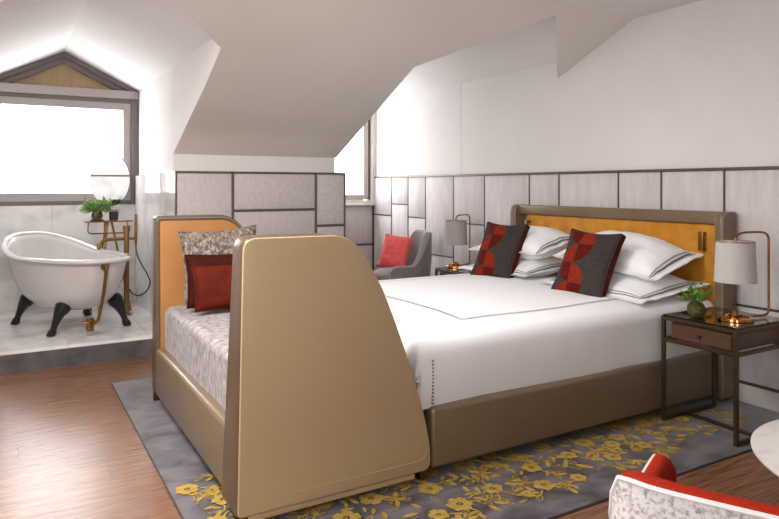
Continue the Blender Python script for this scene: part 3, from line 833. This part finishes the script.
# decorative cushions with rust fans
def fan_mat(px, py, R):
    """0 grey, 1 bright, 2 dark : half discs stacked up either side of a vertical line"""
    cx = -.062; T, M_, B = .125, -.02, -.165; R = .138; g = .0022
    dx = (px-cx); s_ = 1 if dx > 0 else -1
    if abs(dx) < g or min(abs(py-T), abs(py-M_), abs(py-B)) < g*.8: return 0
    ax = abs(dx)/(.86 if s_ > 0 else .80)
    if s_ < 0: opts = ((T, .30, T+.13, 2), (M_, T, M_, 1), (B, M_, M_, 2), (-.3, B, B-.13, 1))
    else: opts = ((T, .30, T, 1), (M_, T, T, 2), (B, M_, B, 1), (-.3, B, B, 2))
    for lo, hi, yc, c in opts:
        if lo < py < hi and ax*ax+(py-yc)**2 < R*R: return c
    return 0
def deco(label, c, x, y, z, seed):
    th = thing('decorative_cushion', label, 'cushion', group='rust patterned cushions on the bed')
    w, h = .415, .485
    n = 110; f = cushion_fn(w, h, .12, pinch=.10, seed=seed, wr=.004, pw=.5)
    mb = MB()
    mb.grid(lambda a, b: f(2*a-1, 2*b-1, 1), n, n)
    # cell materials of the appliqued fans
    for i in range(n):
        for j in range(n):
            px = ((i+.5)/n-.5)*w; py = ((j+.5)/n-.5)*h
            mb.mi[i*n+j] = fan_mat(px, py, .098)
    mb.build('cushion_front', [M['wool_grey'], M['patch_bright'], M['patch_dark']], th, angle=180, recalc=False)
    GD = .055
    def fb(u, v):
        q = f(u, v, -1); return (q[0], q[1], q[2]-GD)
    mb = MB(); mb.grid(lambda a, b: fb(2*a-1, 2*b-1), 24, 24, flip=True)
    for kk_ in range(4):
        def gus(a, b, kk_=kk_):
            t = 2*a-1; u, v = ((t, -1), (1, t), (-t, 1), (-1, -t))[kk_]
            q = f(u, v, 0); o_ = 1+.02*math.sin(PI*b); return (q[0]*o_, q[1]*o_, -GD*b)
        mb.grid(gus, 24, 4)
    bk = mb.build('cushion_back', M['velvet_rust'], th, angle=180, recalc=False); bk['label'] = 'rust velvet back'
    edge_piping(f, .007, M['wool_grey'], th)
    put(th, c, x, y, z)
def deco_at(label, bl, br, tl, tr, seed):
    bl, br, tl, tr = map(Vector, (bl, br, tl, tr)); x, y, z = basis(bl, br, tl)
    deco(label, (bl+br+tl+tr)/4+z*.02+Vector((.012, 0, -.022)), x, y, z, seed)
deco_at('grey and rust patterned cushion nearest the bedside plant', (-3.45, 3.33, .735), (-2.99, 3.37, .72), (-3.49, 3.53, 1.145), (-3.03, 3.56, 1.12), 2)
deco_at('grey and rust patterned cushion on the far side of the bed', (-4.44, 3.37, .735), (-4.00, 3.44, .73), (-4.47, 3.56, 1.14), (-4.03, 3.63, 1.13), 6)

# cushions on the bench
def plain(name, label, w, h, t, m, bl, br, tl, seed, group, pip=None, pinch=.06, wr=.008):
    th = thing(name, label, 'cushion', group=group)
    mb, f = cushion(w, h, t, 30, pinch=pinch, seed=seed, wr=wr)
    mb.build('cushion_cover', m, th, angle=180)
    edge_piping(f, .005, pip or m, th)
    x, y, z = basis(bl, br, tl)
    c = Vector(bl)+x*(w/2)+y*(h/2)
    put(th, c, x, y, z); return th
plain('tweed_cushion', 'large brown and cream tweed cushion against the amber end panel', .52, .47, .15, M['tweed'], (-4.33, .985, .69), (-4.29, 1.50, .72), (-4.43, .935, 1.14), 3, 'cushions on the foot bench', pinch=.10)
plain('velvet_cushion', 'dark rust velvet cushion squeezed behind the brighter one', .50, .35, .12, M['velvet_rust_dark'], (-4.16, .965, .69), (-4.10, 1.46, .69), (-4.32, .95, 1.02), 5, 'cushions on the foot bench')
plain('velvet_cushion', 'bright rust velvet cushion in front on the daybed seat', .46, .31, .13, M['velvet_rust'], (-4.01, .975, .69), (-3.93, 1.43, .70), (-4.20, .95, .95), 9, 'cushions on the foot bench')

# ------------------------------------------------------------------ bedside tables
def nightstand():
    th = thing('bedside_table', None, None)
    W, D, H_ = .485, .52, .650; s_ = .011
    fr = MB()
    for sx in (-1, 1):
        for sy in (-1, 1):
            cx = sx*(W/2-s_); cy = sy*(D/2-s_)
            MB().box((cx-s_, cy-s_, 0), (cx+s_, cy+s_, H_-.008), .002, 1).build('leg', M['bronze'], th, smooth=False)
    for z in (H_-.02, .50):
        b = MB()
        for sy in (-1, 1): b.box((-W/2+.02, sy*(D/2-s_)-s_*.9, z-s_), (W/2-.02, sy*(D/2-s_)+s_*.9, z+s_), .002, 1)
        for sx in (-1, 1): b.box((sx*(W/2-s_)-s_*.9, -D/2+.02, z-s_), (sx*(W/2-s_)+s_*.9, D/2-.02, z+s_), .002, 1)
        b.build('frame_rail', M['bronze'], th, smooth=False)
    for sx in (-1, 1): MB().box((sx*(W/2-s_)-s_, -D/2+.02, .0), (sx*(W/2-s_)+s_, D/2-.02, .020), .002, 1).build('runner', M['bronze'], th, smooth=False)
    MB().box((-W/2+.02, -.05, .001), (W/2-.02, -.028, .020), .002, 1).build('stretcher', M['bronze'], th, smooth=False)
    MB().box((-W/2+.006, -D/2+.006, H_-.008), (W/2-.006, D/2-.006, H_), .002, 1).build('glass_top', M['glass'], th, smooth=False)
    bx = MB().box((-W/2+.055, -D/2+.022, .512), (W/2-.035, D/2-.03, .608), .003, 1).build('box', M['walnut'], th, smooth=False)
    dr = MB().box((-W/2+.062, -D/2+.012, .518), (W/2-.042, -D/2+.026, .602), .003, 1).build('drawer', M['walnut'], th, smooth=False)
    MB().lathe([(.001, 0), (.006, .0), (.005, .006), (.010, .011), (.0105, .016), (.006, .021), (.001, .022)], (0, 0, 0), 14).build('knob', M['iron'], dr)
    for ch in bpy.data.objects:
        if ch.parent == dr: ch.location = (.01, -D/2+.013, .56); ch.rotation_euler = (PI/2, 0, 0)
    return th
ns = nightstand(); ns['group'] = 'bedside tables'
ns2 = copy_tree(ns)
tag(ns, 'bronze framed bedside table with glass top and walnut drawer under the plant', 'table')
tag(ns2, 'bedside table beyond the bed, its corner showing beside the grey armchair', 'table')
place(ns, (-2.405, 3.725, .0145)); place(ns2, (-5.11, 3.885, .0))

# ------------------------------------------------------------------ lamps
def lamp(shade_m):
    th = thing('table_lamp', None, None)
    MB().lathe([(.001, 0), (.096, 0), (.099, .003), (.099, .018), (.096, .021), (.074, .0215), (.073, .012), (.001, .012)], (0, 0, 0), 40).build('base', M['copper'], th)
    MB().lathe([(.001, .016), (.034, .016), (.036, .019), (.036, .038), (.033, .041), (.001, .041)], (0, -.005, 0), 28).build('hub', M['copper'], th)
    MB().lathe([(.001, .04), (.013, .04), (.013, .055), (.001, .057)], (0, -.005, 0), 14).build('switch', M['brass'], th)
    arc = [(0, .03, .012), (.015, .10, .012), (.045, .20, .012)]
    p = [(0, .06, .013), (.05, .235, .013)]
    pts = [Vector((.0, .06, .014)), Vector((.038, .20, .014)), Vector((.045, .232, .017)), Vector((.049, .247, .030)), Vector((.050, .252, .055)), Vector((.050, .252, .12)),
           Vector((.050, .252, .44)), Vector((.050, .250, .475)), Vector((.046, .235, .499)), Vector((.039, .20, .510)), Vector((.027, .14, .512)), Vector((.012, .065, .511)),
           Vector((.003, .025, .502)), Vector((0, .004, .482)), Vector((0, 0, .455)), Vector((0, 0, .42))]
    MB().tube(smooth(pts, 4), .0068, 10).build('arm', M['brass'], th)
    MB().lathe([(.104, .460), (.1145, .224), (.113, .224), (.1025, .460), (.104, .460)], (0, 0, 0), 48).build('lamp_shade', shade_m, th)
    sp = MB().lathe([(.1045, .457), (.105, .461), (.104, .463), (.102, .461), (.102, .457)], (0, 0, 0), 48)
    for a in range(3):
        an = a*2*PI/3+.4
        sp.tube([(0, 0, .452), (.103*math.cos(an), .103*math.sin(an), .458)], .0018, 6)
    sp.build('shade_ring', M['brass'], th)
    MB().lathe([(.001, .30), (.02, .31), (.03, .34), (.024, .375), (.014, .40), (.014, .43), (.001, .43)], (0, 0, 0), 18).build('bulb', M['frame_white'], th)
    return th
lp = lamp(M['shade']); lp2 = copy_tree(lp)
for o in bpy.data.objects:
    if o.parent == lp2 and o.name.startswith('lamp_shade'): o.data = o.data.copy(); o.data.materials[0] = M['shade_grey']
for o, l in ((lp, 'brass arched table lamp with white drum shade beside the plant'), (lp2, 'arched table lamp with grey shade beyond the bed, by the armchair')):
    tag(o, l, 'lamp', 'arched bedside lamps')
place(lp, (-2.312, 3.69, .6645)); place(lp2, (-5.265, 3.815, .650), math.radians(32))

# kokedama plant on the near bedside table
def leafcluster(th, name, m, c, n, L0, L1, w, seed, up=.6, curl=.5, stems=True, part_stem='stem', smat=None):
    r_ = random.Random(seed); lb = MB(); sb = MB()
    for k in range(n):
        a = r_.uniform(0, 2*PI); e = r_.uniform(.15, 1.2)*up; L_ = r_.uniform(L0, L1)
        d = Vector((math.cos(a)*math.cos(e), math.sin(a)*math.cos(e), math.sin(e)))
        base = Vector(c); mid = base+d*L_*.6; tip = base+d*L_+Vector((0, 0, -curl*L_*.25))
        sb.tube(smooth([base, mid, tip], 3), .0011, 5)
        for q in range(r_.randint(3, 5)):
            t = .35+.65*r_.random(); p = base.lerp(tip, t)
            dd = (d+Vector((r_.uniform(-.9, .9), r_.uniform(-.9, .9), r_.uniform(-.5, .6)))).normalized()
            s_ = dd.cross(Vector((0, 0, 1)))
            if s_.length < .1: s_ = Vector((1, 0, 0))
            s_.normalize(); nn = s_.cross(dd); ll = w*r_.uniform(2.0, 3.0); ww = w*r_.uniform(.5, .8)
            P_ = [p, p+dd*ll*.3+s_*ww*.8+nn*ww*.15, p+dd*ll*.65+s_*ww*.7+nn*ww*.1, p+dd*ll-nn*ww*.4, p+dd*ll*.65-s_*ww*.7+nn*ww*.1, p+dd*ll*.3-s_*ww*.8+nn*ww*.15, p+dd*ll*.5-nn*ww*.15]
            lb.add(P_, [(0, 1, 6), (1, 2, 6), (2, 3, 6), (3, 4, 6), (4, 5, 6), (5, 0, 6)])
    lo = lb.build(name, m, th, angle=180, recalc=False); lo['kind'] = 'stuff'
    s = sb.build(part_stem, smat or m, th); s['kind'] = 'stuff'
kk = thing('moss_ball_plant', 'small leafy plant in a moss ball on the glass bedside table', 'plant', (-2.485, 3.575, .6645))
bm = bmesh.new(); bmesh.ops.create_icosphere(bm, subdivisions=4, radius=.052)
for v in bm.verts: v.co = v.co*(1+noise.noise(v.co*60)*.09); v.co.z = max(-.045, v.co.z)
MB().from_bm(bm, xf=Matrix.Translation((-2.485, 3.575, .7095))).build('moss_ball', M['moss'], kk)
leafcluster(kk, 'foliage', M['leaf'], (-2.485, 3.575, .75), 20, .05, .125, .019, 21, up=.85)
# the taller shoot
leafcluster(kk, 'foliage', M['leaf'], (-2.478, 3.60, .84), 4, .03, .06, .012, 4, up=.8)
MB().tube(smooth([(-2.485, 3.575, .75), (-2.482, 3.59, .80), (-2.478, 3.60, .845)], 4), .0015, 6).build('stem', M['leaf'], kk)

# ------------------------------------------------------------------ bath: clawfoot tub
tub = thing('clawfoot_bathtub', 'white freestanding slipper bathtub on black claw feet below the window', 'bathtub', (-6.68, .52, .17))
AX = Vector((.93, .37, 0)).normalized(); PX_ = Vector((-AX.y, AX.x, 0)); TC = Vector((-6.71, .465, 0))
TA, TBW = .765, .39
def rimz(c):     # c = cos(angle): +1 near end, -1 far end
    return .815+.165*max(0, (-c-.05)/.95)**1.6
def tub_pt(phi, k, shrink=0, zbot=.335):
    c, s_ = math.cos(phi), math.sin(phi)
    e = 2.3
    rc = 1/((abs(c)**e+abs(s_)**e)**(1/e))
    zr = rimz(c*rc if abs(c*rc) <= 1 else c)
    # outline: k 0 rim .. 1 bottom centre
    t = k
    r = max(0.0, 1-t**4.2)**.5*(1-.20*min(1, t*1.2))
    zz = zr+(zbot-zr)*(1-(1-t)**1.25)
    if k > .75: zz = zz
    taper = 1-.06*c
    p = TC+AX*((TA-shrink)*c*rc*r)+PX_*((TBW-shrink)*s_*rc*r*taper)
    p = p - AX*(.10*(-1)*(1 if c < 0 else 0)*(-c)*t)   # far end slopes inwards
    return Vector((p.x, p.y, zz))
mb = MB()
mb.grid(lambda a, b: tub_pt(2*PI*a, b), 72, 26, wrapu=True)
mb.grid(lambda a, b: tub_pt(2*PI*a, b, .03, .375) if b > 0 else tub_pt(2*PI*a, 0, .012), 72, 26, wrapu=True, flip=True)
mb.build('tub_shell', M['enamel'], tub, angle=180, recalc=False)
rp = [tub_pt(2*PI*k/72, 0, -.006) for k in range(72)]
MB().tube(rp, .026, 12, closed=True, sx=1.15, sy=.85).build('rolled_rim', M['enamel'], tub, angle=180)
def claw(pos, out):
    out = Vector(out).normalized(); p = Vector(pos)
    pts = [p-out*.115+Vector((0, 0, .285)), p-out*.095+Vector((0, 0, .235)), p-out*.060+Vector((0, 0, .185)), p-out*.030+Vector((0, 0, .125)), p-out*.008+Vector((0, 0, .075)), p+out*.002+Vector((0, 0, .045)), p+out*.014+Vector((0, 0, .024)), p+out*.018+Vector((0, 0, .004))]
    f = MB().tube(smooth(pts, 4), [q for q in [.050, .060, .068, .072, .074, .072, .067, .061, .055, .050, .045, .040, .037, .034, .032, .030, .029, .029, .030, .032, .035, .037, .038, .039, .039, .038, .036, .032, .028]], 12, sx=1.35, sy=.9)
    for q in (-1, 0, 1):
        dr = (Matrix.Rotation(q*.55, 3, 'Z') @ out)
        b_ = p+out*.012; f.tube([b_+Vector((0, 0, .030)), b_+dr*.028+Vector((0, 0, .024)), b_+dr*.040+Vector((0, 0, .006))], [.014, .013, .006], 8)
    f.build('claw_foot', M['iron'], tub)
for pos, out in (((-6.985, .075, .17), (-.35, -.75, 0)), ((-6.285, .335, .17), (.45, -.75, 0)), ((-6.42, .93, .17), (.55, .75, 0)), ((-7.12, .67, .17), (-.5, .8, 0))): claw(pos, out)
# overflow and waste pipe on the near end
e0 = TC+AX*(TA-.015)
def onend(z, out=.0, side=0.0): return Vector((e0.x, e0.y, 0))+AX*(out-.012)+PX_*(side-.045)+Vector((0, 0, z+(.055 if z > .6 else .02)))
wp = MB()
wp.tube([onend(.715, -.02, .01), onend(.715, .022, .01)], .034, 20)
wp.tube([onend(.715, .02, .01), onend(.715, .032, .01)], .020, 16)
wp.build('overflow_rosette', M['brass'], tub)
wpts = [onend(.715, .03, .01), onend(.70, .035, .01), onend(.55, .015, .0), onend(.36, -.015, -.02), onend(.30, -.03, -.03), onend(.275, -.06, -.04), onend(.27, -.12, -.05)]
MB().tube(smooth(wpts, 5), .0145, 12).build('waste_pipe', M['brass'], tub)
tr_ = MB(); tr_.tube([onend(.31, -.12, -.05), onend(.20, -.12, -.05)], [.033, .03], 16); tr_.tube([onend(.272, -.10, -.05), onend(.272, -.14, -.10)], .016, 12)
tr_.tube([onend(.275, -.07, -.045), onend(.275, -.10, -.048)], .022, 14)
tr_.build('trap', M['brass'], tub)

# floor-standing tub filler
fc = thing('bath_faucet', 'brass floor-standing bath faucet with hand shower beside the tub', 'faucet', (-6.98, 1.066, .17))
fx, fy = -6.98, 1.025
MB().lathe([(.001, 0), (.052, 0), (.052, .010), (.030, .016), (.001, .016)], (fx, fy, .17), 28).build('base_plate', M['brass'], fc)
MB().tube([(fx, fy, .18), (fx, fy, 1.03)], .026, 16).build('column', M['brass'], fc)
MB().lathe([(.001, 0), (.034, 0), (.034, .055), (.001, .055)], (fx, fy-.0, 1.0), 20).build('handle', M['brass'], fc)
MB().tube(smooth([(fx, fy, .925), (fx, .92, .925), (fx+.02, .84, .922), (fx+.03, .79, .905), (fx+.035, .765, .87), (fx+.035, .765, .835)], 5), .017, 12).build('spout', M['brass'], fc)
MB().tube([(fx, fy, .925), (fx, 1.115, .925)], .014, 10).build('shower_bracket', M['brass'], fc)
MB().tube([(fx, 1.112, .86), (fx, 1.112, .93), (fx, 1.114, 1.17)], [.011, .015, .013], 12).build('hand_shower', M['brass'], fc)
hs = [(fx, 1.112, .87), (fx+.01, 1.12, .77), (fx+.10, 1.15, .67), (fx+.22, 1.185, .58), (fx+.30, 1.195, .51), (fx+.26, 1.17, .43), (fx+.16, 1.12, .375), (fx+.06, 1.075, .38), (fx+.01, 1.05, .42)]
MB().tube(smooth(hs, 6), .0065, 8).build('shower_hose', M['hose'], fc)

# tray stand with tripod legs, towel bars and round mirror
ts = thing('tray_stand', 'slim brass tripod stand with tray top and round tilting mirror', 'stand', (-7.2, .89, .17))
sx0, sy0 = -7.2, .89
MB().box((sx0-.12, sy0-.235, 1.088), (sx0+.12, sy0+.21, 1.102), .003, 1).build('tray', M['brass'], ts)
for k, (dx, dy) in enumerate(((.20, -.12), (-.12, -.16), (.05, .20))):
    MB().tube([(sx0+dx*.12, sy0+dy*.12, 1.086), (sx0+dx, sy0+dy, .172)], .0105, 10).build('leg', M['brass'], ts)
MB().tube(smooth([(sx0+.10, sy0-.20, 1.085), (sx0+.10, sy0-.205, 1.01), (sx0+.10, sy0-.19, .985), (sx0+.10, sy0-.16, .978), (sx0+.10, sy0-.0, .978), (sx0+.10, sy0+.12, .978), (sx0+.10, sy0+.15, .990), (sx0+.10, sy0+.16, 1.02), (sx0+.10, sy0+.16, 1.085)], 4), .007, 8).build('towel_bar', M['brass'], ts)
MB().tube([(sx0, sy0-.03, .96), (sx0, sy0-.03, 1.088)], .02, 12).build('hub', M['brass'], ts)
MB().tube([(sx0-.09, sy0+.018, 1.10), (sx0-.09, sy0+.018, 1.26)], .007, 10).build('mirror_post', M['brass'], ts)
mr = MB().lathe([(.001, -.006), (.268, -.006), (.273, -.002), (.273, .002), (.001, .002)], (0, 0, 0), 64).build('mirror_back', M['bronze_trim'], ts)
mc = Vector((sx0-.085, sy0+.018, 1.515))
vd = Vector((mc.x, mc.y, 0)).normalized()
nrm = Vector((.61, -.792, 0))
q = nrm.to_track_quat('Z', 'Y')
mr.location = mc-Vector(ORIG[ts.name]); 
# rebuild vertices around own centre
for v in mr.data.vertices: v.co = v.co+Vector(ORIG[ts.name])
mr.rotation_euler = q.to_euler()
mg = MB().lathe([(.001, .0022), (.269, .0022), (.269, .0040), (.001, .0040)], (0, 0, 0), 64).build('mirror_glass', M['mirror'], ts, smooth=False)
for v in mg.data.vertices: v.co = v.co+Vector(ORIG[ts.name])
mg.location = mr.location; mg.rotation_euler = mr.rotation_euler

# fern on the tray
fp = thing('potted_fern', 'leafy fern in a squat dark pot on the brass tray', 'plant', (-7.17, .775, 1.102))
MB().lathe([(.001, 0), (.058, 0), (.066, .006), (.062, .012), (.04, .014), (.05, .03), (.054, .05), (.040, .10), (.034, .118), (.030, .118), (.03, .105), (.001, .105)], (-7.17, .775, 1.102), 24).build('pot', M['pot'], fp)
leafcluster(fp, 'foliage', M['leaf_fern'], (-7.17, .775, 1.205), 120, .09, .185, .024, 33, up=.85, curl=1.2)
cp = thing('plant_cup', 'small black cup with dry sprigs on the brass tray beside the fern', 'cup', (-7.15, .93, 1.102))
MB().lathe([(.001, 0), (.040, 0), (.044, .09), (.041, .09), (.038, .07), (.001, .07)], (-7.15, .93, 1.102), 20).build('cup', M['pot_black'], cp)
leafcluster(cp, 'sprigs', M['sprig'], (-7.15, .93, 1.18), 10, .03, .07, .006, 5, up=.9)

# ------------------------------------------------------------------ tub chairs
def seat_shell(w, d, zs, back_h, arm_h, thick, m_out, m_in, m_rim, th, e=3.2, a_open=.62, power=1.6, flare=0, z0=.2, t0_=.28, t1_=.42, seat_t=.16):
    """barrel chair shell; local frame: +y = the way the chair faces"""
    A0 = -PI*a_open-PI/2; A1 = PI*a_open-PI/2      # -PI/2 is the middle of the back
    def rad(a, off):
        c, s_ = math.cos(a), math.sin(a)
        r = 1/((abs(c)**e+abs(s_)**e)**(1/e))
        return Vector(((w/2-off)*c*r, (d/2-off)*s_*r, 0))
    def top(a):
        q = abs(a+PI/2)/(PI*a_open)     # 0 back .. 1 arm ends
        k = max(0, min(1, (q-t0_)/t1_)); k = k*k*(3-2*k)
        h = back_h+(arm_h-back_h)*k
        if q > .93: h -= .05*((q-.93)/.07)**2
        return h
    nU, nV = 64, 10
    def outer(u, v):
        a = A0+(A1-A0)*u; h = top(a); p = rad(a, 0)*(1+flare*v)
        tp = .88+.12*min(1, v*1.6)
        return Vector((p.x*tp, p.y*tp, z0+(h-z0)*v))
    def inner(u, v):
        a = A0+(A1-A0)*u; h = top(a); p = rad(a, thick*(1.15-.15*v))*(1+flare*v)
        return Vector((p.x, p.y, zs-.05+(h-zs+.05)*v))
    MB().grid(outer, nU, nV).build('outer_shell', m_out, th, angle=180, recalc=False)
    MB().grid(inner, nU, nV, flip=True).build('inner_shell', m_in, th, angle=180, recalc=False)
    # rounded top rim between the two shells
    def rim(u, v):
        o_ = outer(u, 1); i_ = inner(u, 1); an = PI*v; c = (o_+i_)/2; hv = (o_-i_)/2
        return c+hv*math.cos(an)+Vector((0, 0, 1))*math.sin(an)*thick*.30
    MB().grid(rim, nU, 8).build('top_rim', m_rim, th, angle=180, recalc=False)
    # closed arm ends
    for u in (0, 1):
        cap = MB()
        cap.grid(lambda a, b: (outer(u, b).lerp(Vector((inner(u, b).x, inner(u, b).y, outer(u, b).z)), a)+Vector((0, .012*math.sin(PI*a), 0))) if True else None, 6, 10)
        cap.build('arm_end', m_in, th, angle=180, recalc=False)
    MB().tube([outer(k/nU, 1)+Vector((0, 0, .002)) for k in range(nU+1)], .006, 6).build('piping', M['boucle_edge'] if m_rim != M['grey_felt'] else M['grey_felt'], th)
    # seat
    def seat(u, v):
        a = 2*PI*u; p = rad(a, thick*1.05); k = v
        return Vector((p.x*k, p.y*k+.02, zs+.02*(1-k**6)-.03*k**12))
    s_ = MB(); s_.grid(seat, 48, 10, wrapu=True)
    s_.grid(lambda u, v: Vector((rad(2*PI*u, thick*1.05).x, rad(2*PI*u, thick*1.05).y+.02, zs-.03-(seat_t-.03)*v)), 48, 3, wrapu=True)
    s_.build('seat', m_in, th, angle=60)
    for sx in (-1, 1):
        for sy in (-1, 1):
            MB().tube([(sx*w*.28, sy*d*.28, zs-seat_t+.02), (sx*w*.36, sy*d*.36, 0)], [.02, .011], 10).build('leg', M['chair_wood'], th)
ac = thing('armchair', 'grey felt armchair in the far corner with a coral cushion', 'armchair')
seat_shell(.70, .70, .53, .94, .60, .075, M['grey_felt'], M['grey_felt'], M['grey_felt'], ac, e=2.3, a_open=.66, z0=.22)
place(ac, (-6.10, 3.66, 0), math.radians(165))
cc = plain('coral_cushion', 'plain coral cushion leaning in the grey armchair', .31, .36, .12, M['coral'], (-6.20, 3.46, .59), (-5.97, 3.63, .56), (-6.13, 3.68, .93), 14, None, wr=.006)

rc = thing('lounge_chair', 'red lounge chair with speckled white back in the foreground', 'armchair')
seat_shell(.80, .86, .40, .762, .575, .050, M['boucle'], M['red'], M['red'], rc, e=6.5, a_open=.715, z0=.16, t0_=.33, t1_=.12)
ur = Vector((.891, .454, 0)); fr_ = Vector((-.454, .891, 0))
cpos = Vector((-1.085, 1.215, 0))+ur*.38+fr_*.425
place(rc, (cpos.x, cpos.y, 0), math.radians(27))

# round marble table
TX, TY, TR_, TZ = -1.062, 2.90, .586, .42
rt = thing('round_table', 'round white marble side table at the right edge', 'table', (TX, TY, 0))
MB().lathe([(.001, -.024), (TR_-.03, -.024), (TR_-.008, -.016), (TR_, -.006), (TR_, -.001), (TR_-.006, .0), (.001, .0)], (TX, TY, TZ), 96).build('tabletop', M['table_marble'], rt)
MB().lathe([(.001, 0), (.20, 0), (.20, .012), (.05, .03), (.03, .06), (.028, TZ-.10), (.06, TZ-.024), (.001, TZ-.024)], (TX, TY, 0), 40).build('pedestal', M['bronze'], rt)
